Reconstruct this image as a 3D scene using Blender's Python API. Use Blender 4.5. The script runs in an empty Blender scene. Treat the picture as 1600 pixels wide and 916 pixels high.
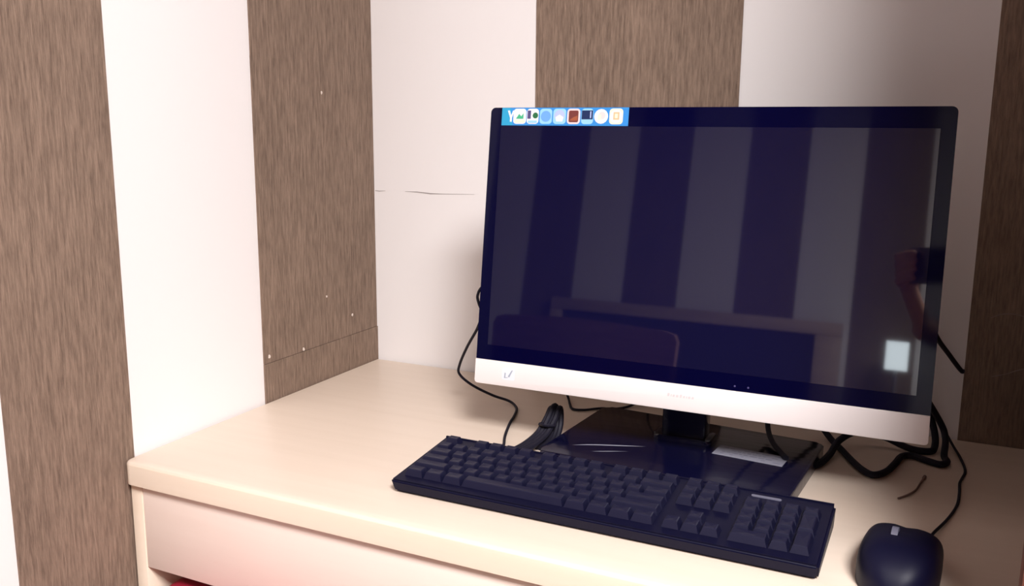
import bpy, bmesh, math, random
from mathutils import Vector, Matrix, noise
random.seed(7)
SC = bpy.context.scene
COL = SC.collection
V = Vector

# ------------------------------------------------------------------ camera
cam_data = bpy.data.cameras.new('camera')
cam = bpy.data.objects.new('camera', cam_data)
COL.objects.link(cam)
SC.camera = cam
YAW, PITCH, ROLL = -0.447576, -0.185767, 0.0070117
CAM = V((0.862159, -1.261232, 1.148543))
FWD = V((math.sin(YAW) * math.cos(PITCH), math.cos(YAW) * math.cos(PITCH), math.sin(PITCH)))
R0 = V((math.cos(YAW), -math.sin(YAW), 0))
U0 = R0.cross(FWD)
CR = R0 * math.cos(ROLL) + U0 * math.sin(ROLL)
CU = -R0 * math.sin(ROLL) + U0 * math.cos(ROLL)
cam.matrix_world = Matrix(((CR.x, CU.x, -FWD.x, CAM.x), (CR.y, CU.y, -FWD.y, CAM.y),
                           (CR.z, CU.z, -FWD.z, CAM.z), (0, 0, 0, 1)))
cam_data.sensor_width = 36
cam_data.lens = 36 * 1415.637 / 1600
cam_data.clip_start = 0.02

# ------------------------------------------------------------------ world, light, exposure
w = bpy.data.worlds.new('world')
SC.world = w
w.use_nodes = True
w.node_tree.nodes['Background'].inputs[0].default_value = (0.8, 0.88, 1, 1)
w.node_tree.nodes['Background'].inputs[1].default_value = 0.3
SC.view_settings.view_transform = 'Standard'
SC.view_settings.look = 'None'
SC.view_settings.gamma = 1
SC.view_settings.exposure = 0.27

LIGHT_POS = V((1.64, -1.93, 2.54))


def area(name, loc, target, sx, sy, power, color):
    l = bpy.data.lights.new(name, 'AREA')
    l.shape = 'RECTANGLE'
    l.size, l.size_y, l.energy, l.color = sx, sy, power, color
    o = bpy.data.objects.new(name, l)
    COL.objects.link(o)
    o.location = loc
    o.rotation_euler = (V(target) - V(loc)).to_track_quat('-Z', 'Y').to_euler()
    return o


area('ceiling_lamp_light', LIGHT_POS, LIGHT_POS + V((0, 0, -1)), 0.74, 0.74, 122, (1.0, 0.968, 0.968))
area('left_wall_fill', (2.66, -1.25, 1.70), (0.0, -0.9, 1.1), 0.85, 0.95, 14, (1.0, 0.93, 0.915))  # added fill that brightens the left wall and the desk's left front


# ------------------------------------------------------------------ materials
def mat(name, base=(0.8, 0.8, 0.8), rough=0.5, spec=0.5, metal=0.0, coat=0.0, emit=None, estr=0.0,
        bump=None, ramp=None, scale=(1, 1, 1), nscale=10, detail=4, ior=1.5):
    m = bpy.data.materials.new(name)
    m.use_nodes = True
    nt = m.node_tree
    b = nt.nodes['Principled BSDF']
    b.inputs['Base Color'].default_value = (*base, 1)
    b.inputs['Roughness'].default_value = rough
    b.inputs['Metallic'].default_value = metal
    b.inputs['IOR'].default_value = ior
    b.inputs['Specular IOR Level'].default_value = spec
    b.inputs['Coat Weight'].default_value = coat
    if emit:
        b.inputs['Emission Color'].default_value = (*emit, 1)
        b.inputs['Emission Strength'].default_value = estr
    if bump or ramp:
        tc = nt.nodes.new('ShaderNodeTexCoord')
        mp = nt.nodes.new('ShaderNodeMapping')
        mp.inputs['Scale'].default_value = scale
        nz = nt.nodes.new('ShaderNodeTexNoise')
        nz.inputs['Scale'].default_value = nscale
        nz.inputs['Detail'].default_value = detail
        nz.inputs['Roughness'].default_value = 0.6
        nt.links.new(tc.outputs['Object'], mp.inputs[0])
        nt.links.new(mp.outputs[0], nz.inputs['Vector'])
        if ramp:
            cr = nt.nodes.new('ShaderNodeValToRGB')
            els = cr.color_ramp.elements
            while len(els) < len(ramp):
                els.new(0.5)
            for e, (p, c) in zip(els, ramp):
                e.position = p
                e.color = (*c, 1)
            nt.links.new(nz.outputs['Fac'], cr.inputs[0])
            nt.links.new(cr.outputs[0], b.inputs['Base Color'])
        if bump:
            bp = nt.nodes.new('ShaderNodeBump')
            bp.inputs['Strength'].default_value = bump[0]
            bp.inputs['Distance'].default_value = bump[1]
            nt.links.new(nz.outputs['Fac'], bp.inputs['Height'])
            nt.links.new(bp.outputs[0], b.inputs['Normal'])
    return m


def wallpaper_mat(name):
    m = mat(name, rough=0.85, spec=0.2)
    nt = m.node_tree
    b = nt.nodes['Principled BSDF']
    tc = nt.nodes.new('ShaderNodeTexCoord')

    def nz(sc, s, d, r=0.6):
        mp = nt.nodes.new('ShaderNodeMapping')
        mp.inputs['Scale'].default_value = sc
        n = nt.nodes.new('ShaderNodeTexNoise')
        n.inputs['Scale'].default_value = s
        n.inputs['Detail'].default_value = d
        n.inputs['Roughness'].default_value = r
        nt.links.new(tc.outputs['Object'], mp.inputs[0])
        nt.links.new(mp.outputs[0], n.inputs['Vector'])
        return n.outputs['Fac']
    a = nz((1, 1, 0.10), 330, 5, 0.65)     # vertical bark-like crinkle
    c = nz((1, 1, 0.5), 9, 3)               # slow tone drift
    add = nt.nodes.new('ShaderNodeMath')
    add.operation = 'MULTIPLY_ADD'
    add.inputs[1].default_value = 0.2
    nt.links.new(c, add.inputs[0])
    nt.links.new(a, add.inputs[2])
    cr = nt.nodes.new('ShaderNodeValToRGB')
    for e, (p, col) in zip(cr.color_ramp.elements, ((0.34, (0.118, 0.081, 0.061)), (0.84, (0.305, 0.216, 0.163)))):
        e.position = p
        e.color = (*col, 1)
    nt.links.new(add.outputs[0], cr.inputs[0])
    nt.links.new(cr.outputs[0], b.inputs['Base Color'])
    bp = nt.nodes.new('ShaderNodeBump')
    bp.inputs['Strength'].default_value = 0.7
    bp.inputs['Distance'].default_value = 0.002
    nt.links.new(a, bp.inputs['Height'])
    nt.links.new(bp.outputs[0], b.inputs['Normal'])
    return m


M = {}
M['paint'] = mat('white_wall_paint', (0.81, 0.78, 0.775), 0.9, 0.2, bump=(0.08, 0.001), nscale=120)
M['crack'] = mat('wall_crack', (0.33, 0.30, 0.29), 0.9, 0.1)
M['pale_arc'] = mat('wallpaper_pale_arc', (0.30, 0.24, 0.22), 0.9, 0.1)
M['fleck'] = mat('plaster_fleck', (0.72, 0.62, 0.55), 0.9, 0.1)
M['paper'] = wallpaper_mat('brown_bark_wallpaper')
M['ceiling'] = mat('ceiling_paint', (0.82, 0.81, 0.80), 0.9, 0.2, bump=(0.05, 0.001), nscale=80)
M['floor'] = mat('floor_wood', rough=0.45, ramp=((0.3, (0.16, 0.07, 0.045)), (0.7, (0.26, 0.125, 0.08))),
                 scale=(1, 12, 1), nscale=3)
M['laminate'] = mat('pale_birch_laminate', rough=0.42, spec=0.4,
                    ramp=((0.25, (0.715, 0.595, 0.49)), (0.5, (0.735, 0.615, 0.51)), (0.75, (0.755, 0.635, 0.53))),
                    scale=(1.2, 26, 26), nscale=2.2, detail=5)
M['edge'] = mat('birch_edge_band', rough=0.42, spec=0.4,
                ramp=((0.25, (0.80, 0.67, 0.53)), (0.75, (0.84, 0.72, 0.59))), scale=(1, 20, 20), nscale=2)
M['apron'] = mat('pinkish_birch_laminate', rough=0.45, spec=0.4,
                 ramp=((0.25, (0.86, 0.72, 0.635)), (0.75, (0.89, 0.76, 0.675))), scale=(1, 20, 20), nscale=2)
M['wardrobe'] = mat('red_brown_veneer', rough=0.45, ramp=((0.3, (0.13, 0.045, 0.032)), (0.7, (0.2, 0.075, 0.05))),
                    scale=(20, 20, 1), nscale=3)
M['red'] = mat('red_vinyl', (0.36, 0.015, 0.04), 0.4, 0.5, bump=(0.1, 0.001), nscale=200)
M['keyboard'] = mat('navy_black_plastic', (0.003, 0.003, 0.017), 0.45, 0.2, bump=(0.05, 0.0003), nscale=900)
M['key'] = mat('navy_black_keycap', (0.0062, 0.0062, 0.024), 0.42, 0.3, bump=(0.05, 0.0003), nscale=900)
M['mouse'] = mat('mouse_plastic', (0.002, 0.002, 0.016), 0.5, 0.22, bump=(0.03, 0.0002), nscale=900)
M['wheel'] = mat('grey_rubber', (0.13, 0.13, 0.18), 0.5)
M['gloss'] = mat('piano_black_plastic', (0.003, 0.003, 0.018), 0.12, 0.45, bump=(0.02, 0.001), nscale=30)
M['film'] = mat('film_wrapped_black', (0.003, 0.003, 0.018), 0.14, 0.45, bump=(0.18, 0.004), scale=(3, 18, 10), nscale=2.0, detail=2)
M['crease_glint'] = mat('film_crease_glint', (0.03, 0.03, 0.06), 0.38, 0.35, bump=(0.05, 0.001), nscale=60)  # paler than the film, so the creases carry painted highlight streaks
M['cable'] = mat('cable_rubber', (0.008, 0.007, 0.016), 0.6, 0.25, bump=(0.02, 0.0002), nscale=400)
M['twig'] = mat('brown_wire', (0.18, 0.11, 0.09), 0.6)
M['screen'] = mat('screen_glass', (0.003, 0.003, 0.026), 0.03, 0.66, bump=(0.002, 0.0001), nscale=4)
M['bezel'] = mat('black_glass_bezel', (0.001, 0.001, 0.020), 0.06, 0.14, bump=(0.002, 0.0001), nscale=4)
M['chin'] = mat('white_plastic', (0.80, 0.74, 0.73), 0.38, 0.5, bump=(0.02, 0.0003), nscale=300)
M['label'] = mat('grey_label_paper', (0.25, 0.25, 0.31), 0.6, bump=(0.1, 0.0003), nscale=200)
M['label_mark'] = mat('faint_print', (0.17, 0.17, 0.23), 0.6)
M['logo'] = mat('faint_mauve_print', (0.66, 0.59, 0.60), 0.6)
M['tag'] = mat('pale_blue_tag', (0.74, 0.75, 0.80), 0.5)
M['tick'] = mat('slate_blue_print', (0.34, 0.38, 0.46), 0.6)
for k, c in dict(strip=(0.03, 0.25, 0.66), strip2=(0.02, 0.33, 0.58), white=(0.85, 0.84, 0.86), green=(0.05, 0.42, 0.22),
                 dgreen=(0.015, 0.14, 0.05), blue=(0.14, 0.36, 0.80), lilac=(0.42, 0.50, 0.78), maroon=(0.16, 0.035, 0.03),
                 rust=(0.33, 0.09, 0.04), navy=(0.005, 0.02, 0.09), sky=(0.30, 0.60, 0.85), pink=(0.78, 0.62, 0.62),
                 orange=(0.75, 0.48, 0.28), cream=(0.86, 0.80, 0.60), purple=(0.07, 0.06, 0.18)).items():
    M['i_' + k] = mat('sticker_' + k, c, 0.4)
M['headboard'] = mat('pale_beech', rough=0.5, ramp=((0.3, (0.50, 0.37, 0.28)), (0.7, (0.60, 0.46, 0.36))), scale=(2, 20, 20), nscale=2)
M['dark_panel'] = mat('dark_upholstery', (0.05, 0.035, 0.035), 0.8, bump=(0.2, 0.001), nscale=300)
M['linen'] = mat('white_linen', (0.75, 0.73, 0.72), 0.9, bump=(0.2, 0.002), nscale=60)
M['chair_wood'] = mat('brown_chair_wood', rough=0.4, ramp=((0.3, (0.30, 0.155, 0.125)), (0.7, (0.42, 0.23, 0.185))), scale=(2, 20, 20), nscale=3)
M['shade'] = mat('lit_lamp_shade', (0.8, 0.85, 0.88), 0.6, emit=(0.82, 0.95, 1.0), estr=8, ramp=((0, (0.78, 0.83, 0.86)), (1, (0.82, 0.87, 0.9))), nscale=40)
M['diffuser'] = mat('lit_diffuser', (0.9, 0.9, 0.9), 0.6, emit=(1, 0.95, 0.92), estr=6)
M['metal'] = mat('brushed_metal', (0.6, 0.6, 0.62), 0.35, metal=1.0, bump=(0.05, 0.0003), nscale=300)
M['skin'] = mat('skin', rough=0.5, ramp=((0.3, (0.70, 0.36, 0.23)), (0.7, (0.76, 0.42, 0.28))), nscale=25)
M['shirt'] = mat('pale_grey_knit', (0.34, 0.35, 0.40), 0.9, bump=(0.3, 0.001), nscale=400)
M['trousers'] = mat('dark_cotton', (0.02, 0.02, 0.035), 0.9, bump=(0.3, 0.001), nscale=400)
M['hair'] = mat('dark_hair', (0.012, 0.009, 0.008), 0.5, bump=(0.5, 0.002), nscale=120)
M['lip'] = mat('lip', (0.45, 0.13, 0.12), 0.5)
M['eye'] = mat('eye_white', (0.8, 0.8, 0.78), 0.2)
M['glass'] = mat('added_window_glass', (0.9, 0.95, 0.95), 0.02)
M['glass'].node_tree.nodes['Principled BSDF'].inputs['Transmission Weight'].default_value = 1
M['phone'] = mat('phone_back', (0.13, 0.09, 0.13), 0.2)


# ------------------------------------------------------------------ helpers
def box(bm, x0, x1, y0, y1, z0, z1, bev=0.0, seg=2, mi=0, MX=None):
    vs = [bm.verts.new(V(c)) for c in ((x0, y0, z0), (x1, y0, z0), (x1, y1, z0), (x0, y1, z0),
                                       (x0, y0, z1), (x1, y0, z1), (x1, y1, z1), (x0, y1, z1))]
    fs = [bm.faces.new([vs[i] for i in q]) for q in ((0, 3, 2, 1), (4, 5, 6, 7), (0, 1, 5, 4), (1, 2, 6, 5), (2, 3, 7, 6), (3, 0, 4, 7))]
    allv = vs
    if bev:
        es = list({e for f in fs for e in f.edges})
        r = bmesh.ops.bevel(bm, geom=es, offset=bev, segments=seg, affect='EDGES', profile=0.5)
        fs = [f for f in fs if f.is_valid] + [f for f in r['faces'] if f.is_valid]
        allv = list({v for f in fs for v in f.verts})
        fs = list({f for v in allv for f in v.link_faces})
    for f in fs:
        f.material_index = mi
    if MX is not None:
        for v in allv:
            v.co = MX @ v.co
    return allv


def prism(bm, pts, z0, z1, mi=0, MX=None, bev=0.0, seg=2):
    """outline pts (x, y) extruded from z0 to z1"""
    n = len(pts)
    a = [bm.verts.new((x, y, z0)) for x, y in pts]
    b = [bm.verts.new((x, y, z1)) for x, y in pts]
    fs = [bm.faces.new(a[::-1]), bm.faces.new(b)]
    for i in range(n):
        fs.append(bm.faces.new((a[i], a[(i + 1) % n], b[(i + 1) % n], b[i])))
    vs = a + b
    if bev:
        es = list(fs[1].edges)
        r = bmesh.ops.bevel(bm, geom=es, offset=bev, segments=seg, affect='EDGES', profile=0.5)
        fs = [f for f in fs if f.is_valid] + list(r['faces'])
        vs = list({v for f in fs for v in f.verts})
    for f in fs:
        f.material_index = mi
    if MX is not None:
        for v in vs:
            v.co = MX @ v.co
    return vs


def rrect(x0, x1, y0, y1, r, n=5):
    p = []
    for cx, cy, a0 in ((x1 - r, y1 - r, 0), (x0 + r, y1 - r, 90), (x0 + r, y0 + r, 180), (x1 - r, y0 + r, 270)):
        for i in range(n + 1):
            a = math.radians(a0 + 90 * i / n)
            p.append((cx + r * math.cos(a), cy + r * math.sin(a)))
    return p


def disc(cx, cy, r, n=14, sy=1.0):
    return [(cx + r * math.cos(2 * math.pi * i / n), cy + r * sy * math.sin(2 * math.pi * i / n)) for i in range(n)]


def catmull(P, sub=8):
    P = [V(p) for p in P]
    Q = [P[0] * 2 - P[1]] + P + [P[-1] * 2 - P[-2]]
    out = []
    for i in range(1, len(Q) - 2):
        a, b, c, d = Q[i - 1:i + 3]
        for k in range(sub):
            t = k / sub
            out.append(0.5 * ((2 * b) + (c - a) * t + (2 * a - 5 * b + 4 * c - d) * t * t + (3 * b - a - 3 * c + d) * t ** 3))
    out.append(P[-1])
    return out


def tube(bm, P, r, n=8, sub=8, smooth=True, mi=0):
    path = catmull(P, sub) if smooth else [V(p) for p in P]
    rad = r if callable(r) else (lambda t: r)
    rings = []
    ref = V((0.13, 0.27, 0.95)).normalized()
    for i, p in enumerate(path):
        t = (path[min(i + 1, len(path) - 1)] - path[max(i - 1, 0)]).normalized()
        s = t.cross(ref)
        if s.length < 0.05:
            s = t.cross(V((1, 0, 0)))
        s.normalize()
        u = s.cross(t)
        ref = u
        rr = rad(i / (len(path) - 1))
        rings.append([bm.verts.new(p + (s * math.cos(2 * math.pi * k / n) + u * math.sin(2 * math.pi * k / n)) * rr) for k in range(n)])
    for a, b in zip(rings, rings[1:]):
        for k in range(n):
            f = bm.faces.new((a[k], a[(k + 1) % n], b[(k + 1) % n], b[k]))
            f.material_index = mi
    bm.faces.new(rings[0][::-1]).material_index = mi
    bm.faces.new(rings[-1]).material_index = mi


def lathe(bm, prof, cx, cy, n=32, mi=0):
    rings = []
    for r, z in prof:
        rings.append([bm.verts.new((cx + r * math.cos(2 * math.pi * k / n), cy + r * math.sin(2 * math.pi * k / n), z)) for k in range(n)])
    for a, b in zip(rings, rings[1:]):
        for k in range(n):
            bm.faces.new((a[k], a[(k + 1) % n], b[(k + 1) % n], b[k])).material_index = mi
    bm.faces.new(rings[0][::-1])
    bm.faces.new(rings[-1])


def root_of(o):
    while o.parent:
        o = o.parent
    return o


def obj(name, bm, mats, parent=None, origin=None, label=None, smooth=35):
    """bm is in world coordinates; the mesh is stored relative to its thing's base"""
    bmesh.ops.recalc_face_normals(bm, faces=bm.faces)
    if parent is not None:
        off = root_of(parent).location
    elif origin is not None:
        off = V(origin)
    else:
        off = V((0, 0, 0))
    for v in bm.verts:
        v.co -= off
    me = bpy.data.meshes.new(name)
    bm.to_mesh(me)
    bm.free()
    for m in (mats if isinstance(mats, (list, tuple)) else [mats]):
        me.materials.append(M[m])
    if smooth:
        me.polygons.foreach_set('use_smooth', [True] * len(me.polygons))
        try:
            me.set_sharp_from_angle(angle=math.radians(smooth))
        except Exception:
            pass
    o = bpy.data.objects.new(name, me)
    COL.objects.link(o)
    if parent is not None:
        o.parent = parent
    else:
        o.location = off
    if label:
        o['label'] = label
    return o


def tag(o, label, cat, group=None):
    o['label'], o['category'] = label, cat
    if group:
        o['group'] = group
    return o


def thing(name, label, cat, loc, group=None):
    o = bpy.data.objects.new(name, None)
    o.empty_display_size = 0.05
    COL.objects.link(o)
    o.location = loc
    return tag(o, label, cat, group)


def B(*a, **k):
    bm = bmesh.new()
    box(bm, *a, **k)
    return bm


def struct(name, bm, m, origin=(0, 0, 0), **k):
    o = obj(name, bm, m, origin=origin, **k)
    o['kind'] = 'structure'
    return o


# ------------------------------------------------------------------ room shell
RX0, RX1, RY0, RH = -2.0, 2.7, -3.92, 2.6
T = 0.002
wl = struct('wall_left', B(-0.12, 0, -0.95, 0, 0, RH), 'paint', smooth=0)
wl['label'] = 'bright white wall with brown strips left of the desk'
wb = struct('wall_back', B(RX0, RX1, 0, 0.12, 0, RH), 'paint', smooth=0)
WY0, WY1, WZ0, WZ1 = -1.70, -0.80, 1.20, 2.20
bm = bmesh.new()
box(bm, RX1, RX1 + 0.12, RY0, WY0, 0, RH)
box(bm, RX1, RX1 + 0.12, WY1, 0, 0, RH)
box(bm, RX1, RX1 + 0.12, WY0, WY1, 0, WZ0)
box(bm, RX1, RX1 + 0.12, WY0, WY1, WZ1, RH)
wr = struct('wall_right', bm, 'paper', smooth=0)
bm = bmesh.new()
for a in ((WY0, WY0 + 0.05, WZ0, WZ1), (WY1 - 0.05, WY1, WZ0, WZ1), (WY0 + 0.0505, WY1 - 0.0505, WZ0, WZ0 + 0.05), (WY0 + 0.0505, WY1 - 0.0505, WZ1 - 0.05, WZ1), (-1.27, -1.23, WZ0 + 0.0505, WZ1 - 0.0505)):
    box(bm, RX1 + 0.04, RX1 + 0.09, *a)
win = struct('added_window_1', bm, 'chin', smooth=0)  # unseen window, added with its light to brighten the left wall
obj('pane', B(RX1 + 0.062, RX1 + 0.066, WY0 + 0.05, WY1 - 0.05, WZ0 + 0.05, WZ1 - 0.05), 'glass', win, smooth=0)
wo = struct('wall_front', B(RX0, RX1, RY0 - 0.12, RY0, 0, RH), 'paint', smooth=0)
wf = struct('wall_side', B(RX0 - 0.12, RX0, RY0, 0, 0, RH), 'paper', smooth=0)
struct('floor', B(RX0, RX1, RY0, 0, -0.1, 0), 'floor', smooth=0)
struct('ceiling', B(RX0, RX1, RY0, 0, RH, RH + 0.1), 'ceiling', smooth=0)


def strip(parent, x0, x1, y0, y1, z0, z1, label=None):
    return obj('wallpaper_strip', B(x0, x1, y0, y1, z0, z1), 'paper', parent, smooth=0, label=label)


# left wall: corner strip in three lengths (its lowest length is wider), and the strip nearer the camera
strip(wl, 0, T, -0.2845, 0.0, 1.2355, RH)
strip(wl, 0, T, -0.2848, -0.0003, 0.8065, 1.2354)
strip(wl, 0, T + 0.0012, -0.2848, 0.0, 0.0, 0.8060)
strip(wl, 0, T, -0.681, -0.521, 0.0, RH)
# back wall
strip(wb, 0.294, 0.595, -T, 0, 0, RH)
strip(wb, 0.899, 1.20, -T - 0.001, 0, 0, RH)
for x0 in (1.50, 2.10):
    strip(wb, x0, x0 + 0.30, -T, 0, 0, RH)
# opposite wall, seen only as a reflection in the screen
for x0 in (-1.825, -1.224, -0.640, -0.044, 0.519, 1.12, 1.72, 2.32):
    strip(wo, x0, x0 + 0.297, RY0, RY0 + T, 0, RH)

# hairline crack in the back wall and flecks on the corner strip
def sliver(pts, wdt, y):
    bm = bmesh.new()
    top = [(x, z + wdt * s) for x, z, s in pts]
    bot = [(x, z - wdt * s) for x, z, s in pts]
    a = [bm.verts.new((x, y, z)) for x, z in top]
    b = [bm.verts.new((x, y, z)) for x, z in bot]
    a2 = [bm.verts.new((x, 0.0005, z)) for x, z in top]
    b2 = [bm.verts.new((x, 0.0005, z)) for x, z in bot]
    for i in range(len(a) - 1):
        bm.faces.new((a[i], a[i + 1], b[i + 1], b[i]))
        bm.faces.new((a[i], a2[i], a2[i + 1], a[i + 1]))
        bm.faces.new((b[i], b[i + 1], b2[i + 1], b2[i]))
    return bm


obj('plaster_crack', sliver([(0.004, 1.0365, 0.6), (0.012, 1.0358, 0.8), (0.024, 1.0368, 0.3)], 0.0007, -0.0004), 'crack', wb, smooth=0)
obj('plaster_crack', sliver([(0.062, 1.0372, 0.2), (0.085, 1.0372, 0.8), (0.11, 1.0355, 1.0), (0.135, 1.036, 0.4), (0.19, 1.0375, 0.2)],
                            0.0008, -0.0004), 'crack', wb, smooth=0)
for y, z, s in ((-0.135, 1.191, 0.0022), (-0.138, 0.881, 0.0016), (-0.198, 0.810, 0.0024), (-0.275, 0.816, 0.0024), (-0.072, 0.839, 0.0020)):
    bm = bmesh.new()
    prism(bm, [(s * random.uniform(0.5, 1.1) * math.cos(a), 1.3 * s * random.uniform(0.6, 1.1) * math.sin(a)) for a in [k * math.pi / 4 for k in range(8)]],
          0, 0.0012, MX=Matrix(((0, 0, 1, T + 0.0004), (1, 0, 0, y), (0, 1, 0, z), (0, 0, 0, 1))))
    obj('plaster_fleck', bm, 'fleck', wl, smooth=0)

# ------------------------------------------------------------------ desk
desk = thing('desk', 'pale birch laminate desk standing in the corner under the computer', 'desk', (0.48, -0.27, 0))
DX0, DX1, DY0, ZT = 0.0035, 0.983, -0.541, 0.75
bm = bmesh.new()
prism(bm, [(DX0, -0.0035), (DX0, DY0 + 0.012)] + [(DX0 + 0.012 - 0.012 * math.cos(a), DY0 + 0.012 - 0.012 * math.sin(a)) for a in (0.4, 0.8, 1.2)] +
      [(DX0 + 0.012, DY0), (DX1 - 0.012, DY0), (DX1, DY0 + 0.012), (DX1, -0.0035)], ZT - 0.028, ZT, bev=0.004, seg=3)
for f in bm.faces:
    if f.calc_center_median().y < DY0 + 0.003 and f.calc_center_median().z < ZT - 0.003:
        f.material_index = 1
obj('desk_top', bm, ['laminate', 'edge'], desk)
obj('side_panel', B(0.006, 0.024, -0.533, -0.006, 0, ZT - 0.0285, bev=0.001), 'edge', desk)
obj('side_panel', B(DX1 - 0.022, DX1 - 0.004, -0.533, -0.006, 0, ZT - 0.0285, bev=0.001), 'edge', desk)
obj('apron', B(0.0245, DX1 - 0.0225, -0.5325, -0.5165, 0.615, ZT - 0.031, bev=0.001), 'apron', desk, label='pinkish front board under the desk top')
obj('back_rail', B(0.0245, DX1 - 0.0225, -0.035, -0.018, 0.35, ZT - 0.0285, bev=0.001), 'laminate', desk)

# wardrobe right of the desk: its overhanging door edge enters the lower right corner and shades the right end
wd = thing('wardrobe', 'tall red-brown wardrobe at the right end of the desk with overhanging doors', 'wardrobe', (1.35, -0.28, 0))
WX0, WX1, WY = 0.9865, 1.74, -0.555
bm = bmesh.new()
box(bm, WX0, WX0 + 0.018, WY, -0.004, 0, 2.1, bev=0.001)
box(bm, WX1 - 0.018, WX1, WY, -0.004, 0, 2.1, bev=0.001)
box(bm, WX0, WX1, WY, -0.004, 2.1005, 2.12, bev=0.001)
box(bm, WX0 + 0.0185, WX1 - 0.0185, WY, -0.004, 0.0, 0.08)
box(bm, WX0 + 0.0185, WX1 - 0.0185, -0.012, -0.004, 0.081, 2.1)
obj('carcass', bm, 'wardrobe', wd)
DXA, DXB = 0.9315, 1.795
xm = (DXA + DXB) / 2
for s in (0, 1):
    x0, x1 = (DXA, xm - 0.0015) if s == 0 else (xm + 0.0015, DXB)
    d = obj('door', B(x0, x1, WY - 0.023, WY - 0.003, 0.02, 2.118, bev=0.001), 'wardrobe', wd)
    hx = x1 - 0.04 if s == 0 else x0 + 0.04
    bm = bmesh.new()
    tube(bm, [(hx, WY - 0.022, 1.0), (hx, WY - 0.045, 1.01), (hx, WY - 0.045, 1.11), (hx, WY - 0.022, 1.12)], 0.005, smooth=False)
    obj('handle', bm, 'metal', d)

# red stool under the desk
st = thing('stool', 'round red padded stool tucked under the left end of the desk', 'stool', (0.208, -0.495, 0))
bm = bmesh.new()
lathe(bm, [(0.001, 0.550), (0.150, 0.550), (0.165, 0.558), (0.171, 0.574), (0.167, 0.588), (0.150, 0.597), (0.001, 0.602)], 0.208, -0.495, 40)
obj('seat', bm, 'red', st)
for k in range(4):
    a = math.pi / 4 + k * math.pi / 2
    bm = bmesh.new()
    tube(bm, [(0.208 + 0.11 * math.cos(a), -0.52 + 0.11 * math.sin(a), 0.549), (0.208 + 0.155 * math.cos(a), -0.52 + 0.155 * math.sin(a), 0.0)], 0.011, smooth=False)
    obj('leg', bm, 'metal', st)

# ------------------------------------------------------------------ monitor
# local frame of the tilted panel: u along its width, v up the glass, n towards the viewer
MR, MU, MN = V((0.999984, 0.005233, 0.002276)), V((-0.002961, 0.134891, 0.990856)), V((0.004878, -0.990847, 0.134904))
MC = V((0.603970, -0.264686, 0.997587))
MM = Matrix(((MR.x, MU.x, MN.x, MC.x), (MR.y, MU.y, MN.y, MC.y), (MR.z, MU.z, MN.z, MC.z), (0, 0, 0, 1)))
mon = thing('computer_monitor', 'black glossy flat-screen computer with white lower bar on a black stand', 'computer', (0.60, -0.235, ZT))
HW, HH = 0.2600, 0.1713
CH = -0.1405
bm = bmesh.new()
pts = [(-HW, CH), (HW, CH)] + [p for p in rrect(-HW, HW, CH - 0.05, HH, 0.006) if p[1] > 0.1]
prism(bm, pts, -0.012, 0.0, MX=MM)
obj('bezel', bm, 'bezel', mon, smooth=20)
bm = bmesh.new()
prism(bm, [(-0.2452, -0.1218), (0.2452, -0.1218), (0.2452, 0.1492), (-0.2452, 0.1492)], 0.00002, 0.00025, MX=MM)
obj('display', bm, 'screen', mon, smooth=0, label='dark reflective display area')
bm = bmesh.new()
prism(bm, [(-HW - 0.0005, CH - 0.0003), (HW, CH - 0.0003)] + [(HW + 0.0005 - 0.004 * (1 - math.cos(a)), -HH + 0.004 * (1 - math.sin(a))) for a in (0, 0.5, 1.0, 1.57)] +
      [(-HW - 0.0005 + 0.004 * (1 - math.cos(a)), -HH + 0.004 * (1 - math.sin(a))) for a in (1.57, 1.0, 0.5, 0)], -0.013, 0.0012, MX=MM, bev=0.0008)
chin = obj('chin', bm, 'chin', mon, label='white plastic bar below the screen')
bm = bmesh.new()
prism(bm, rrect(-HW + 0.001, HW - 0.001, -HH + 0.002, HH - 0.001, 0.008), -0.024, -0.0131, MX=MM)
prism(bm, rrect(-0.19, 0.19, -0.13, 0.13, 0.02), -0.045, -0.0241, MX=MM, bev=0.004)
obj('back_shell', bm, 'gloss', mon)
# faint maker's lettering, too soft in the photograph to read
bm = bmesh.new()
x = -0.0125
for i, wd_ in enumerate((0.0030, 0.0016, 0.0030, 0.0036, 0.0030, 0.0026, 0.0016, 0.0032, 0.0030)):
    hgt = 0.0036 if i in (0, 4) else 0.0027
    prism(bm, [(x, -0.1560), (x + wd_ * 0.8, -0.1560), (x + wd_ * 0.8 + 0.0004, -0.1560 + hgt), (x + 0.0004, -0.1560 + hgt)], 0.0012, 0.00135, MX=MM)
    x += wd_ + 0.0008
obj('logo', bm, 'logo', chin, smooth=0, label='faint mauve lettering')
bm = bmesh.new()
prism(bm, rrect(-0.2225, -0.2050, -0.1630, -0.1480, 0.002), 0.0012, 0.00135, mi=0, MX=MM)
prism(bm, [(-0.2192, -0.1597), (-0.2176, -0.1601), (-0.2172, -0.1544), (-0.2188, -0.1541)], 0.00135, 0.0015, mi=1, MX=MM)
prism(bm, [(-0.2192, -0.1609), (-0.2142, -0.1603), (-0.2142, -0.1596), (-0.2192, -0.1599)], 0.00135, 0.0015, mi=1, MX=MM)
prism(bm, [(-0.2142, -0.1584), (-0.2122, -0.1596), (-0.2078, -0.1500), (-0.2096, -0.1506)], 0.00135, 0.0015, mi=1, MX=MM)
obj('round_tag', bm, ['tag', 'tick'], chin, smooth=0, label='pale blue tag with slate tick mark')
bm = bmesh.new()
for u in (0.0623, 0.0770):
    prism(bm, disc(u, -0.1353, 0.0011, 10), 0.0, 0.0002, MX=MM)
obj('touch_mark', bm, 'i_purple', mon, smooth=0)

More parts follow.
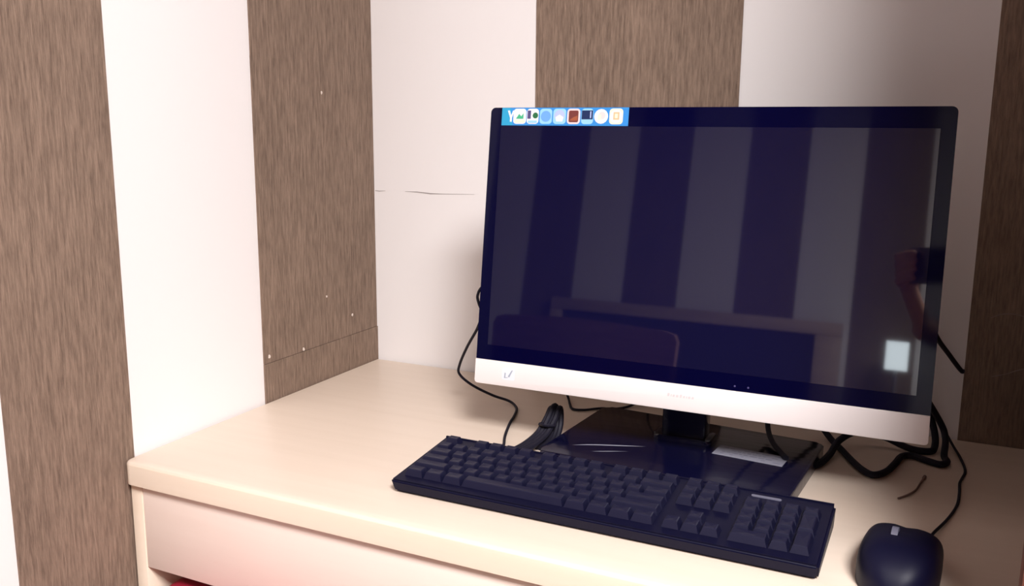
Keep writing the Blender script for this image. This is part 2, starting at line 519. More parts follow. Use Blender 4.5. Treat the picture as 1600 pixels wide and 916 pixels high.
# strip sticker with eight application icons
bm = bmesh.new()
prism(bm, [(-0.2448, 0.1497), (-0.0822, 0.1497), (-0.0822, 0.1711), (-0.2448, 0.1711)], 0.0, 0.0003, MX=MM)
prism(bm, [(-0.2447, 0.1498), (-0.2300, 0.1498), (-0.2330, 0.1710), (-0.2447, 0.1710)], 0.0003, 0.00034, mi=1, MX=MM)
sk = obj('strip_sticker', bm, ['i_strip', 'i_strip2'], mon, smooth=0, label='blue strip of small icons on the top bezel')


def icon(x0, x1, shapes, name='icon', z0=0.1516, z1=0.1698):
    bm = bmesh.new()
    mats, cx, cy = [], (x0 + x1) / 2, (z0 + z1) / 2
    for i, (kind, m, a) in enumerate(shapes):
        if m not in mats:
            mats.append(m)
        h0 = 0.00034 + 0.0001 * i
        if kind == 'tile':
            p = rrect(x0 + a, x1 - a, z0 + a, z1 - a, max(0.0005, 0.004 - a))
        elif kind == 'disc':
            p = disc(cx + a[0] * 0.001, cy + a[1] * 0.001, a[2] * 0.001, 16)
        elif kind == 'rect':
            p = [(cx + q[0] * 0.001, cy + q[1] * 0.001) for q in ((a[0], a[1]), (a[2], a[1]), (a[2], a[3]), (a[0], a[3]))]
        else:
            p = [(cx + q[0] * 0.001, cy + q[1] * 0.001) for q in a]
        prism(bm, p, h0, h0 + 0.0001, mi=mats.index(m), MX=MM)
    return obj(name, bm, mats, sk, smooth=0)


icon(-0.2375, -0.2275, [('poly', 'i_white', [(-4.5, 7), (-1.8, 7), (0.3, 1), (2.5, 7), (4.6, 7), (1.4, -2), (1.4, -6.5), (-1.0, -6.5), (-1.0, -2)])], 'letter')
icon(-0.2290, -0.2120, [('tile', 'i_white', 0.0), ('rect', 'i_cream', (-7, -8, 7, -4)), ('poly', 'i_green', [(-5, -3), (5, -3), (5, 4), (2, 0), (-1, 3)])])
icon(-0.2110, -0.1955, [('tile', 'i_white', 0.0), ('rect', 'i_purple', (-7, -3, -2.5, 7)), ('disc', 'i_dgreen', (3.5, 1, 3.6)), ('rect', 'i_sky', (-6, -8, 6, -5))])
icon(-0.1940, -0.1780, [('tile', 'i_sky', 0.0), ('disc', 'i_blue', (0, 0, 6.6))])
icon(-0.1765, -0.1600, [('tile', 'i_sky', 0.0), ('disc', 'i_lilac', (0, 1, 6.8)), ('poly', 'i_white', [(-4, -6), (4, -6), (5, -1), (0, 2), (-5, -1)])])
icon(-0.1585, -0.1420, [('tile', 'i_pink', 0.0), ('tile', 'i_maroon', 0.0022), ('poly', 'i_rust', [(-5, -5), (5, -5), (5, 1), (0, -1), (-3, -3)])])
icon(-0.1405, -0.1255, [('tile', 'i_sky', 0.0), ('rect', 'i_navy', (-7, -3.5, 7, 7)), ('rect', 'i_lilac', (3.5, -2, 5, 6))])
icon(-0.1240, -0.1075, [('disc', 'i_white', (0, 0, 8.6)), ('disc', 'i_pink', (1, 1, 4.5)), ('rect', 'i_cream', (-4, -4, 0, 2))])
icon(-0.1055, -0.0890, [('tile', 'i_cream', 0.0), ('disc', 'i_white', (0, 0, 7.5)), ('rect', 'i_orange', (-3.5, -4, 4, 5)), ('rect', 'i_cream', (-1.5, -2, 2, 3))])

# stand: rotated slightly against the panel
SA = math.radians(-4.0)
SM = Matrix.Translation((0.600, -0.232, ZT)) @ Matrix.Rotation(SA, 4, 'Z')
bm = bmesh.new()
base_pts = rrect(-0.146, 0.146, -0.103, 0.096, 0.010)
prism(bm, base_pts, 0.0008, 0.0165, MX=SM, bev=0.003, seg=3)
base = obj('stand_base', bm, 'film', mon)
bm = bmesh.new()
for pts, rr in (((( 0.478, -0.290), (0.499, -0.279), (0.529, -0.267), (0.560, -0.255)), 0.0010), (((0.505, -0.3005), (0.522, -0.292), (0.548, -0.279)), 0.0006)):
    tube(bm, [(x, y, ZT + 0.0163) for x, y in pts], lambda t, q=rr: q * (0.2 + math.sin(math.pi * t)), n=8)  # ridges laid along the highlight streaks on the film
obj('film_crease_glint', bm, 'crease_glint', base, label='creases in the clear film on the base, paled as highlight streaks')
bm = bmesh.new()
LM = SM @ Matrix.Translation((0.078, 0.008, 0)) @ Matrix.Rotation(math.radians(-1.0), 4, 'Z')
prism(bm, [(-0.041, -0.0165), (0.041, -0.0165), (0.041, 0.0165), (-0.041, 0.0165)], 0.0166, 0.0170, MX=LM)
for i in range(4):
    x = -0.033
    while x < 0.033:
        l = random.uniform(0.003, 0.009)
        if random.random() < 0.75:
            prism(bm, [(x, -0.0115 + i * 0.0068), (x + l, -0.0115 + i * 0.0068), (x + l, -0.0095 + i * 0.0068), (x, -0.0095 + i * 0.0068)], 0.0170, 0.0171, mi=1, MX=LM)
        x += l + 0.002
obj('paper_label', bm, ['label', 'label_mark'], base, smooth=0, label='grey paper label on the stand base')
bm = bmesh.new()
NB, NT_ = V((0.594, -0.205, ZT + 0.0166)), V((0.600, -0.222, 0.915))
for (hw_, hd_, k0, k1) in ((0.027, 0.013, 0.0, 1.0),):
    vs = box(bm, -hw_, hw_, -hd_, hd_, 0, 1, bev=0.003)
    for v in vs:
        t = v.co.z
        p = NB.lerp(NT_, t)
        v.co = V((p.x + v.co.x, p.y + v.co.y, p.z))
prism(bm, rrect(0.594 - 0.036, 0.594 + 0.036, -0.226, -0.186, 0.008), ZT + 0.0167, ZT + 0.024, bev=0.003)
obj('stand_neck', bm, 'gloss', mon)

# ------------------------------------------------------------------ keyboard
KX0, KX1, KY0, KY1 = 0.3385, 0.7875, -0.4765, -0.3520
kb = thing('keyboard', 'wide black full-size computer keyboard lying in front of the monitor', 'keyboard', ((KX0 + KX1) / 2, (KY0 + KY1) / 2, ZT))
ZF, ZR = 0.0155, 0.0255          # chassis top height at the front and the rear edge


def ktop(y):
    return ZT + ZF + (ZR - ZF) * (y - KY0) / (KY1 - KY0)


bm = bmesh.new()
vs = box(bm, KX0, KX1, KY0, KY1, 0, 1, bev=0)
for v in vs:
    top = v.co.z > 0.5
    v.co.z = (ktop(v.co.y)) if top else ZT + 0.0006
    if not top:
        v.co.x += 0.003 if v.co.x < 0.5 else -0.001
        v.co.y += 0.004 if v.co.y < -0.42 else -0.003
bmesh.ops.bevel(bm, geom=bm.edges[:], offset=0.0028, segments=3, affect='EDGES')
# recessed wells are the lower key deck, rails stand proud between the key blocks
for x0, x1, y0, y1 in ((KX0 + 0.002, KX1 - 0.002, KY1 - 0.0035, KY1 - 0.0015),):
    vs = box(bm, x0, x1, y0, y1, 0, 1)
    for v in vs:
        v.co.z = ktop(v.co.y) + (0.0012 if v.co.z > 0.5 else -0.003)
obj('chassis', bm, 'keyboard', kb)
PX = (KX1 - KX0 - 0.020) / 22.75     # horizontal key pitch
PY = 0.01680
XL = KX0 + 0.010
YB = KY0 + 0.0135                    # bottom of the lowest key row
SL = math.atan((ZR - ZF) / (KY1 - KY0))
key_mesh = {}


def key(u, row, wu=1.0, hu=1.0, fn=0.0):
    y0 = YB + row * PY + fn
    cx, cy = XL + (u + wu / 2) * PX, y0 + hu * PY / 2
    k = (wu, hu)
    if k not in key_mesh:
        bm = bmesh.new()
        hw_, hh = wu * PX / 2 - 0.0008, hu * PY / 2 - 0.0007
        a = [bm.verts.new((sx * hw_, sy * hh, 0.0002)) for sx, sy in ((-1, -1), (1, -1), (1, 1), (-1, 1))]
        b = [bm.verts.new((sx * (hw_ - 0.0022), sy * (hh - 0.0022) + 0.0008, 0.0068)) for sx, sy in ((-1, -1), (1, -1), (1, 1), (-1, 1))]
        c = [bm.verts.new((sx * (hw_ - 0.0032), sy * (hh - 0.0032) + 0.0008, 0.0074)) for sx, sy in ((-1, -1), (1, -1), (1, 1), (-1, 1))]
        for p, q in ((a, b), (b, c)):
            for i in range(4):
                bm.faces.new((p[i], p[(i + 1) % 4], q[(i + 1) % 4], q[i]))
        # dished top
        mid = bm.verts.new((0, 0.0008, 0.0069))
        for i in range(4):
            bm.faces.new((c[i], c[(i + 1) % 4], mid))
        bm.faces.new(a[::-1])
        me = bpy.data.meshes.new('key')
        bm.to_mesh(me)
        bm.free()
        me.materials.append(M['key'])
        key_mesh[k] = me
    o = bpy.data.objects.new('key', key_mesh[k])
    COL.objects.link(o)
    o.parent = kb
    o.location = V((cx, cy, ktop(cy))) - kb.location
    o.rotation_euler = (SL, 0, 0)


FN = 0.0045
rows = {4: [1] * 13 + [2], 3: [1.5] + [1] * 12 + [1.5], 2: [1.75] + [1] * 11 + [2.25], 1: [2.25] + [1] * 10 + [2.75],
        0: [1.25, 1.25, 1.25, 6.25, 1.25, 1.25, 1.25, 1.25]}
for r, ws in rows.items():
    u = 0
    for wu in ws:
        key(u, r, wu)
        u += wu
for u in [0] + [2 + i for i in range(4)] + [6.5 + i for i in range(4)] + [11 + i for i in range(4)]:
    key(u, 5, 1, 0.85, FN)
N0 = 15.375
for i in range(3):
    key(N0 + i, 5, 1, 0.85, FN)
    key(N0 + i, 4)
    key(N0 + i, 3)
    key(N0 + i, 0)
key(N0 + 1, 1)
P0 = 18.75
for i in range(3):
    key(P0 + i, 4)
    for r in (1, 2, 3):
        key(P0 + i, r)
key(P0 + 3, 4)
key(P0 + 3, 2, 1, 2)
key(P0 + 3, 0, 1, 2)
key(P0, 0, 2)
key(P0 + 2, 0)
bm = bmesh.new()
yy = YB + 5.35 * PY + FN
LX = XL + P0 * PX
prism(bm, rrect(LX + 0.004, LX + 0.034, 0.0015, 0.0055, 0.0018), 0.0, 0.0008,
      MX=Matrix.Translation((0, yy, ktop(yy))) @ Matrix.Rotation(SL, 4, 'X'))
obj('indicator_panel', bm, 'wheel', kb, label='narrow grey indicator light strip')
bm = bmesh.new()
tube(bm, [(0.372, -0.2465, 0.950), (0.347, -0.2300, 0.948), (0.322, -0.225, 0.937), (0.3145, -0.225, 0.9247), (0.3165, -0.225, 0.9138), (0.3195, -0.222, 0.9005), (0.309, -0.215, 0.878), (0.2852, -0.20, 0.8464),
          (0.262, -0.18, 0.8131), (0.2565, -0.17, 0.7961), (0.2689, -0.155, 0.7778), (0.2943, -0.14, 0.7620), (0.318, -0.133, 0.7545), (0.338, -0.152, 0.7525), (0.3505, -0.186, 0.7525), (0.3580, -0.215, 0.7525),
          (0.374, -0.262, 0.7525), (0.390, -0.300, 0.7525), (0.398, -0.335, 0.754), (0.399, -0.353, 0.757)],
     0.0019, n=8)
obj('cable', bm, 'cable', kb, label='thin black cable running up behind the left screen edge')

# ------------------------------------------------------------------ tied bundle of spare cable behind the keyboard
bm = bmesh.new()
for i, (dx, dz) in enumerate(((-0.006, 0), (-0.002, 0.003), (0.002, -0.002), (0.006, 0.001))):
    tube(bm, [(0.415 + dx, -0.318, 0.7555), (0.423 + dx, -0.295, 0.759), (0.430 + dx, -0.272, 0.767), (0.434 + dx, -0.255, 0.781 + dz), (0.436 + dx * 0.9, -0.246, 0.7925 + dz),
              (0.437 + dx * 0.8, -0.240, 0.789 + dz), (0.438 + dx, -0.246, 0.772), (0.4385 + dx, -0.262, 0.758), (0.434 + dx, -0.285, 0.7535)], 0.0038, n=8)
for a, b in (((0.424, -0.266, 0.777), (0.443, -0.262, 0.777)),):
    tube(bm, [a, (0.434, -0.272, 0.779), b, (0.434, -0.250, 0.778), a], 0.0020, n=6)
tag(obj('cable_bundle', bm, 'cable', origin=(0.43, -0.27, ZT)), 'short folded bundle of black cable standing between keyboard and stand base', 'cable')

# ------------------------------------------------------------------ mouse
ms = thing('computer_mouse', 'black computer mouse on the desk right of the keyboard', 'mouse', (0.850, -0.428, ZT))
MS = Matrix.Translation((0.850, -0.4300, ZT + 0.001)) @ Matrix.Rotation(math.radians(-4), 4, 'Z')


def mouse_shell():
    bm = bmesh.new()
    # stations from the tail (t=0) to the front (t=1): half width, crown height
    N, K = 18, 22
    rings = []
    for i in range(N + 1):
        t = i / N
        y = -0.058 + 0.114 * t
        if t < 0.5:
            hw_ = 0.0345 * math.sqrt(max(0.0, 1 - ((0.5 - t) / 0.5) ** 2.4))
        else:
            hw_ = 0.0345 - 0.0015 * ((t - 0.5) / 0.5) ** 2
        hgt = 0.0385 * math.sqrt(max(0.0, 1 - (abs(t - 0.42) / (0.43 if t < 0.42 else 0.70)) ** 2.2))
        hw_, hgt = max(hw_, 0.003), max(hgt, 0.004)
        ring = []
        for k in range(K + 1):
            a = math.pi * k / K
            c, s = math.cos(a), math.sin(a)
            x = hw_ * math.copysign(abs(c) ** 0.62, c)
            z = hgt * abs(s) ** 0.52
            x += -0.0025 * (z / 0.04) * 0
            yy = y
            if t > 0.85:                     # the left button reaches further forward than the right
                yy += (t - 0.85) / 0.15 * (-max(x, 0) * 0.60 + max(-x, 0) * 0.15)
            ring.append(bm.verts.new((x, yy, z)))
        rings.append(ring)
    for a, b in zip(rings, rings[1:]):
        for k in range(K):
            bm.faces.new((a[k], b[k], b[k + 1], a[k + 1]))
    bm.faces.new(rings[0])
    bm.faces.new(rings[-1][::-1])
    for a, b in zip(rings, rings[1:]):
        bm.faces.new((a[0], a[-1], b[-1], b[0]))
    return bm


bm = mouse_shell()
for v in bm.verts:
    # a shallow groove runs back from the wheel between the two buttons
    if v.co.y > 0.008 and abs(v.co.x) < 0.0035:
        v.co.z -= 0.0015
    v.co = MS @ v.co
obj('shell', bm, 'mouse', ms, smooth=50)
bm = bmesh.new()
for k in range(1):
    n = 20
    L_, R_ = [], []
    for i in range(n):
        a = 2 * math.pi * i / n
        L_.append(bm.verts.new(MS @ V((-0.0085, 0.006 + 0.012 * math.cos(a), 0.0300 + 0.012 * math.sin(a)))))
        R_.append(bm.verts.new(MS @ V((-0.0030, 0.006 + 0.012 * math.cos(a), 0.0300 + 0.012 * math.sin(a)))))
    for i in range(n):
        bm.faces.new((L_[i], L_[(i + 1) % n], R_[(i + 1) % n], R_[i]))
    bm.faces.new(L_)
    bm.faces.new(R_[::-1])
obj('scroll_wheel', bm, 'wheel', ms, label='grey scroll wheel')
bm = bmesh.new()
tube(bm, [(0.866, -0.384, 0.762), (0.872, -0.365, 0.760), (0.877, -0.330, 0.7545), (0.889, -0.285, 0.7525), (0.898, -0.242, 0.7525), (0.9005, -0.205, 0.7525), (0.901, -0.173, 0.7525), (0.9035, -0.155, 0.7525),
          (0.907, -0.127, 0.7525), (0.902, -0.086, 0.7530), (0.893, -0.052, 0.757), (0.880, -0.030, 0.772), (0.862, -0.040, 0.800), (0.838, -0.09, 0.850), (0.80, -0.17, 0.90), (0.770, -0.2235, 0.92)], 0.0016, n=8)
obj('cable', bm, 'cable', ms, label='thin black mouse cable')

# ------------------------------------------------------------------ loose cables
def cable(name, label, P, r, origin):
    bm = bmesh.new()
    tube(bm, P, r, n=10)
    return tag(obj(name, bm, 'cable', origin=origin), label, 'cable')


Z1 = ZT + 0.0045
cable('power_cable', 'thick black cable lying in a hanging loop on the desk under the right screen end',
      [(0.7440, -0.200, Z1), (0.7515, -0.186, Z1), (0.7590, -0.155, Z1 + 0.002), (0.766, -0.118, Z1 + 0.0095), (0.785, -0.088, Z1 + 0.014), (0.815, -0.082, Z1 + 0.010), (0.845, -0.085, Z1 + 0.001), (0.868, -0.082, Z1),
       (0.873, -0.066, Z1 + 0.002), (0.872, -0.048, Z1 + 0.012), (0.864, -0.042, 0.79), (0.850, -0.070, 0.83), (0.81, -0.14, 0.88), (0.783, -0.2255, 0.905)], 0.0042, (0.80, -0.12, ZT))
cable('video_cable', 'black cable dipping towards the mouse between the stand base and the wall',
      [(0.700, -0.2215, 0.90), (0.715, -0.14, 0.83), (0.735, -0.085, 0.775), (0.752, -0.090, Z1 + 0.001), (0.770, -0.125, Z1 - 0.0005), (0.787, -0.163, Z1), (0.800, -0.186, Z1), (0.812, -0.195, Z1),
       (0.824, -0.178, Z1), (0.832, -0.145, Z1), (0.838, -0.116, Z1), (0.850, -0.108, Z1), (0.866, -0.118, Z1), (0.880, -0.124, Z1), (0.8875, -0.112, Z1), (0.884, -0.090, Z1),
       (0.884, -0.066, Z1 + 0.014), (0.876, -0.058, 0.787), (0.845, -0.100, 0.845), (0.810, -0.16, 0.91), (0.780, -0.2215, 0.935)], 0.0040, (0.81, -0.14, ZT))
cable('signal_cable', 'thin black cable arching behind the stand base on its left side',
      [(0.425, -0.2265, 0.90), (0.395, -0.16, 0.85), (0.380, -0.095, 0.79), (0.386, -0.078, 0.7555), (0.398, -0.100, 0.7525), (0.410, -0.119, 0.7525), (0.426, -0.116, 0.7525), (0.445, -0.098, 0.7525),
       (0.463, -0.092, 0.7525), (0.480, -0.068, 0.7535), (0.498, -0.050, 0.768), (0.52, -0.09, 0.84), (0.54, -0.2245, 0.92)], 0.0018, (0.44, -0.09, ZT))
cable('stand_cable', 'black cable hanging over the right side of the stand base',
      [(0.660, -0.2265, 0.90), (0.668, -0.165, 0.84), (0.676, -0.125, 0.80), (0.684, -0.150, 0.776), (0.696, -0.185, 0.7715), (0.709, -0.210, 0.7700), (0.719, -0.228, 0.7700)], 0.0032, (0.69, -0.16, ZT))
cable('wall_cable', 'black cable running from the screen edge to the wall at the dark right strip',
      [(0.83, -0.2425, 0.98), (0.845, -0.17, 0.96), (0.862, -0.10, 0.905), (0.880, -0.04, 0.868), (0.8945, -0.0045, 0.8425), (0.8985, -0.0015, 0.840)], 0.0030, (0.90, -0.08, 0.84))
for pts in ([(0.922, 0.913), (0.934, 0.9185), (0.948, 0.920), (0.962, 0.917)], [(0.930, 0.838), (0.945, 0.843), (0.962, 0.851), (0.975, 0.854)]):
    bm = bmesh.new()
    tube(bm, [(x, -0.0030, z) for x, z in pts], 0.0006, n=5)
    obj('pale_arc', bm, 'pale_arc', wb)  # thin paler arcs on the right wallpaper strip
bm = bmesh.new()
tube(bm, [(0.841, -0.247, 0.7517), (0.850, -0.232, 0.7517), (0.857, -0.214, 0.7517), (0.861, -0.190, 0.7517), (0.865, -0.166, 0.7517)], lambda t: 0.0012 + 0.0009 * (t > 0.93), n=6)
tag(obj('wire_scrap', bm, 'twig', origin=(0.853, -0.21, ZT)), 'small bent brown wire scrap on the desk between mouse and cable loop', 'wire')

# ------------------------------------------------------------------ behind the camera: what the dark screen mirrors
bed = thing('bed', 'bed with pale wooden frame headboard mirrored in the dark screen', 'bed', (-0.265, -2.9, 0))
bm = bmesh.new()
BX0, BX1, BY = -1.022, 0.492, RY0 + 0.005
box(bm, BX0, BX1, BY, BY + 0.05, 1.118, 1.182, bev=0.004)
box(bm, BX0, BX0 + 0.066, BY, BY + 0.05, 0, 1.1175, bev=0.004)
box(bm, BX1 - 0.122, BX1, BY, BY + 0.05, 0, 1.1175, bev=0.004)
box(bm, BX0 + 0.067, BX1 - 0.123, BY, BY + 0.05, 0.30, 0.36, bev=0.004)
obj('headboard', bm, 'headboard', bed)
obj('headboard_panel', B(BX0 + 0.067, BX1 - 0.123, BY + 0.01, BY + 0.025, 0.361, 1.117), 'dark_panel', bed, label='dark panel inside the headboard frame')
obj('bed_base', B(BX0 + 0.02, BX1 - 0.02, BY + 0.051, -1.95, 0.18, 0.36, bev=0.005), 'headboard', bed)
obj('mattress', B(BX0 + 0.03, BX1 - 0.03, BY + 0.055, -1.97, 0.361, 0.56, bev=0.04, seg=4), 'linen', bed)
for x in (BX0 + 0.08, BX1 - 0.08):
    obj('leg', B(x - 0.03, x + 0.03, -2.06, -2.0, 0, 0.179), 'headboard', bed)

ns = thing('nightstand', 'small pale wooden nightstand beside the bed under the lamp', 'nightstand', (0.745, -3.70, 0))
bm = bmesh.new()
box(bm, 0.54, 0.95, -3.90, -3.50, 0.56, 0.58, bev=0.002)
box(bm, 0.55, 0.568, -3.89, -3.51, 0, 0.5595)
box(bm, 0.922, 0.94, -3.89, -3.51, 0, 0.5595)
box(bm, 0.5685, 0.9215, -3.89, -3.52, 0.10, 0.118)
box(bm, 0.5685, 0.9215, -3.89, -3.875, 0.1185, 0.5595)
obj('body', bm, 'headboard', ns)
dr = obj('drawer', B(0.57, 0.92, -3.525, -3.508, 0.36, 0.555, bev=0.002), 'headboard', ns)
bm = bmesh.new()
tube(bm, [(0.745, -3.509, 0.46), (0.745, -3.485, 0.46)], lambda t: 0.006 + 0.006 * t, smooth=False, n=12)
obj('knob', bm, 'metal', dr)
lp = thing('table_lamp', 'lit white square table lamp mirrored as a small bright patch in the screen', 'lamp', (0.745, -3.74, 0.58))
bm = bmesh.new()
lathe(bm, [(0.001, 0.5805), (0.06, 0.5805), (0.06, 0.592), (0.012, 0.60), (0.009, 0.66), (0.009, 0.985), (0.001, 0.986)], 0.745, -3.74, 20)
obj('base', bm, 'metal', lp)
bm = bmesh.new()
prism(bm, rrect(0.745 - 0.047, 0.745 + 0.047, -3.74 - 0.047, -3.74 + 0.047, 0.006), 0.985, 1.113)
obj('shade', bm, 'shade', lp)

ch = thing('dining_chair', 'brown wooden chair whose broad back is mirrored at the lower left of the screen', 'chair', (0.10, -1.42, 0))
CX0, CX1 = -0.135, 0.338
bm = bmesh.new()
pts = []
n = 16
for i in range(n + 1):
    t = i / n
    pts.append((CX0 + (CX1 - CX0) * t, 0.955 + 0.010 * math.sin(math.pi * t)))
pts[0] = (CX0, 0.935)
pts[-1] = (CX1, 0.935)
pts.insert(1, (CX0 + 0.008, 0.951))
pts.insert(-1, (CX1 - 0.008, 0.951))
prism(bm, [(CX0 + 0.012, 0.62), (CX1 - 0.012, 0.62)] + pts[::-1], -0.011, 0.011,
      MX=Matrix(((1, 0, 0, 0), (0, 0, 1, -1.33), (0, 1, 0, 0), (0, 0, 0, 1))), bev=0.004)
obj('backrest', bm, 'chair_wood', ch)
obj('seat', B(CX0 + 0.01, CX1 - 0.01, -1.75, -1.345, 0.44, 0.462, bev=0.006), 'chair_wood', ch)
for x in (CX0 + 0.03, CX1 - 0.03):
    obj('rear_leg', B(x - 0.016, x + 0.016, -1.344, -1.318, 0, 0.6195, bev=0.003), 'chair_wood', ch)
    obj('leg', B(x - 0.016, x + 0.016, -1.745, -1.713, 0, 0.4395, bev=0.003), 'chair_wood', ch)

cl = thing('ceiling_light', 'square lit ceiling light panel above and behind the person', 'light', (LIGHT_POS.x, LIGHT_POS.y, RH))
bm = bmesh.new()
lx, ly = LIGHT_POS.x, LIGHT_POS.y
for a in ((lx - 0.34, lx + 0.34, ly - 0.34, ly - 0.32), (lx - 0.34, lx + 0.34, ly + 0.32, ly + 0.34), (lx - 0.34, lx - 0.32, ly - 0.3199, ly + 0.3199), (lx + 0.32, lx + 0.34, ly - 0.3199, ly + 0.3199)):
    box(bm, *a, RH - 0.045, RH - 0.0005)
obj('frame', bm, 'metal', cl)
obj('diffuser', B(lx - 0.319, lx + 0.319, ly - 0.319, ly + 0.319, RH - 0.040, RH - 0.0006), 'diffuser', cl)

# ------------------------------------------------------------------ the person taking the picture
def capsules(chains, voxel, smooth_it=3):
    """tapered, round-ended limbs merged into one continuous surface"""
    bm = bmesh.new()
    for P, flat in chains:
        pts = [V(p[:3]) for p in P]
        rad = [p[3] for p in P]
        for (a, ra), (b, rb) in zip(zip(pts, rad), zip(pts[1:], rad[1:])):
            d = b - a
            L = d.length
            q = d.to_track_quat('Z', 'X').to_matrix()
            n, rings = 14, []
            prof = [(ra * math.sin(t), -ra * math.cos(t)) for t in (0.15, 0.6, 1.1)] + [(ra, 0)] + [((ra + rb) / 2, L / 2)] + [(rb, L)] + \
                   [(rb * math.sin(t), L + rb * math.cos(t)) for t in (1.1, 0.6, 0.15)]
            for r, z in prof:
                ring = []
                for k in range(n):
                    an = 2 * math.pi * k / n
                    o = q @ V((r * math.cos(an), r * math.sin(an), z))
                    co = a + o
                    if flat:
                        ax, f = flat
                        ax = V(ax).normalized()
                        mid = a + d * min(max(o.dot(d) / (L * L), 0), 1)
                        off = co - mid
                        co = mid + off - ax * off.dot(ax) * (1 - f)
                    ring.append(bm.verts.new(co))
                rings.append(ring)
            for p, s in zip(rings, rings[1:]):
                for k in range(n):
                    bm.faces.new((p[k], p[(k + 1) % n], s[(k + 1) % n], s[k]))
            bm.faces.new(rings[0][::-1])
            bm.faces.new(rings[-1])
    bmesh.ops.recalc_face_normals(bm, faces=bm.faces)
    me = bpy.data.meshes.new('tmp')
    bm.to_mesh(me)
    bm.free()
    o = bpy.data.objects.new('tmp', me)
    COL.objects.link(o)
    m = o.modifiers.new('r', 'REMESH')
    m.mode = 'VOXEL'
    m.voxel_size = voxel
    s = o.modifiers.new('s', 'SMOOTH')
    s.iterations = smooth_it
    s.factor = 0.5
    bpy.context.view_layer.update()
    dg = bpy.context.evaluated_depsgraph_get()
    me2 = bpy.data.meshes.new_from_object(o.evaluated_get(dg))
    bpy.data.objects.remove(o)
    bm = bmesh.new()
    bm.from_mesh(me2)
    bpy.data.meshes.remove(me2)
    return bm


def ph(r, u, f):
    return CAM + CR * r + CU * u + FWD * f


per = thing('person', 'standing person in pale grey top holding up a phone, mirrored at the screen edge', 'person', (1.27, -1.70, 0))
PB = V((1.27, -1.70, 0))
faceT = (ph(0.02, 0, -0.02) - (PB + V((0, 0, 1.50)))).normalized()
fwd2 = V((faceT.x, faceT.y, 0)).normalized()
lft = V((-fwd2.y, fwd2.x, 0))


def pb(l, f, z, r=None):
    p = PB + lft * l + fwd2 * f + V((0, 0, z))
    return (p.x, p.y, p.z) if r is None else (p.x, p.y, p.z, r)


def p4(v, r):
    return (v.x, v.y, v.z, r)


sides = {}
for s, e0 in ((1, ph(-0.005, -0.155, -0.20)), (-1, ph(0.20, -0.15, -0.16))):
    sh = V(pb(0.175 * s, 0, 1.315))
    el = V(pb(0.235 * s, 0.05, 1.04))
    wr_ = ph(-0.046, -0.142, -0.040) if s == 1 else ph(0.118, -0.095, -0.045)
    sides[s] = (sh, el, wr_)
chains = []
for s in (1, -1):
    sh, el, wr_ = sides[s]
    g = -1 if s == 1 else 1
    ex = -0.065 if s == 1 else 0.085          # the phone's end on this side
    chains.append(([p4(sh, 0.046), p4(el, 0.036), p4(el.lerp(wr_, 0.35), 0.034), p4(wr_, 0.024)], None))
    # palm: metacarpals fan from the wrist to the knuckles beside the phone's end
    kn = []
    for i, uu in enumerate((-0.046, -0.028, -0.010, 0.006)):
        k = ph(ex + g * 0.017, uu, -0.020 - 0.004 * (3 - i) * 0.3)
        kn.append((k, uu))
        chains.append(([p4(wr_.lerp(k, 0.05), 0.017), p4(wr_.lerp(k, 0.55), 0.0135), p4(k, 0.0098)], None))
        ln = (0.86, 1.0, 1.06, 0.96)[i]
        chains.append(([p4(k, 0.0095), p4(ph(ex + g * 0.0125, uu + 0.008, 0.006), 0.0088), p4(ph(ex - g * 0.008 * ln, uu + 0.013, 0.0105), 0.0080),
                        p4(ph(ex - g * 0.022 * ln, uu + 0.016, 0.0085), 0.0070)], None))
    th0 = wr_.lerp(ph(ex, -0.05, -0.03), 0.35)
    chains.append(([p4(th0, 0.016), p4(ph(ex + g * 0.006, -0.052, -0.034), 0.0125), p4(ph(ex - g * 0.012, -0.026, -0.027), 0.0100),
                    p4(ph(ex - g * 0.030, -0.006, -0.0225), 0.0080)], None))
head_c = V(pb(0, 0.035, 1.515))
chains += [([pb(0, 0, 0.92, 0.115), pb(0, 0.0, 1.10, 0.105), pb(0, 0, 1.25, 0.12)], (tuple(fwd2), 0.75)),
           ([pb(-0.13, 0, 1.315, 0.06), pb(0.13, 0, 1.315, 0.06)], None),
           ([pb(0, -0.01, 1.32, 0.055), pb(0, 0.012, 1.43, 0.050)], None),
           ([p4(head_c + V((0, 0, 0.03)), 0.082), p4(head_c + V((0, 0, -0.02)) + fwd2 * 0.012, 0.078)], None),
           ([p4(head_c + V((0, 0, -0.05)) + fwd2 * 0.02, 0.058), p4(head_c + V((0, 0, -0.082)) + fwd2 * 0.045, 0.036)], None),
           ([p4(head_c + fwd2 * 0.085 + V((0, 0, 0.008)), 0.009), p4(head_c + fwd2 * 0.098 + V((0, 0, -0.022)), 0.013)], None)]
for s in (1, -1):
    ear = head_c + lft * 0.080 * s + V((0, 0, -0.01))
    chains.append(([p4(ear + V((0, 0, 0.02)), 0.012), p4(ear + V((0, 0, -0.018)), 0.009)], None))
    chains.append(([pb(0.085 * s, 0, 0.88, 0.085), pb(0.095 * s, 0.015, 0.47, 0.052), pb(0.10 * s, -0.005, 0.09, 0.035)], None))
bm = capsules(chains, 0.0042)
body = obj('body', bm, 'skin', per, smooth=80)
clothes = [([pb(-0.045, 0, 0.94, 0.160), pb(0.045, 0, 0.94, 0.160)], (tuple(fwd2), 0.80)), ([pb(0, 0, 0.96, 0.160), pb(0, 0, 1.08, 0.145), pb(0, 0, 1.25, 0.148)], (tuple(fwd2), 0.72)), ([pb(-0.135, 0, 1.318, 0.072), pb(0.135, 0, 1.318, 0.072)], None),
           ([pb(0, 0, 1.33, 0.070), pb(0, 0.004, 1.372, 0.062)], None)]
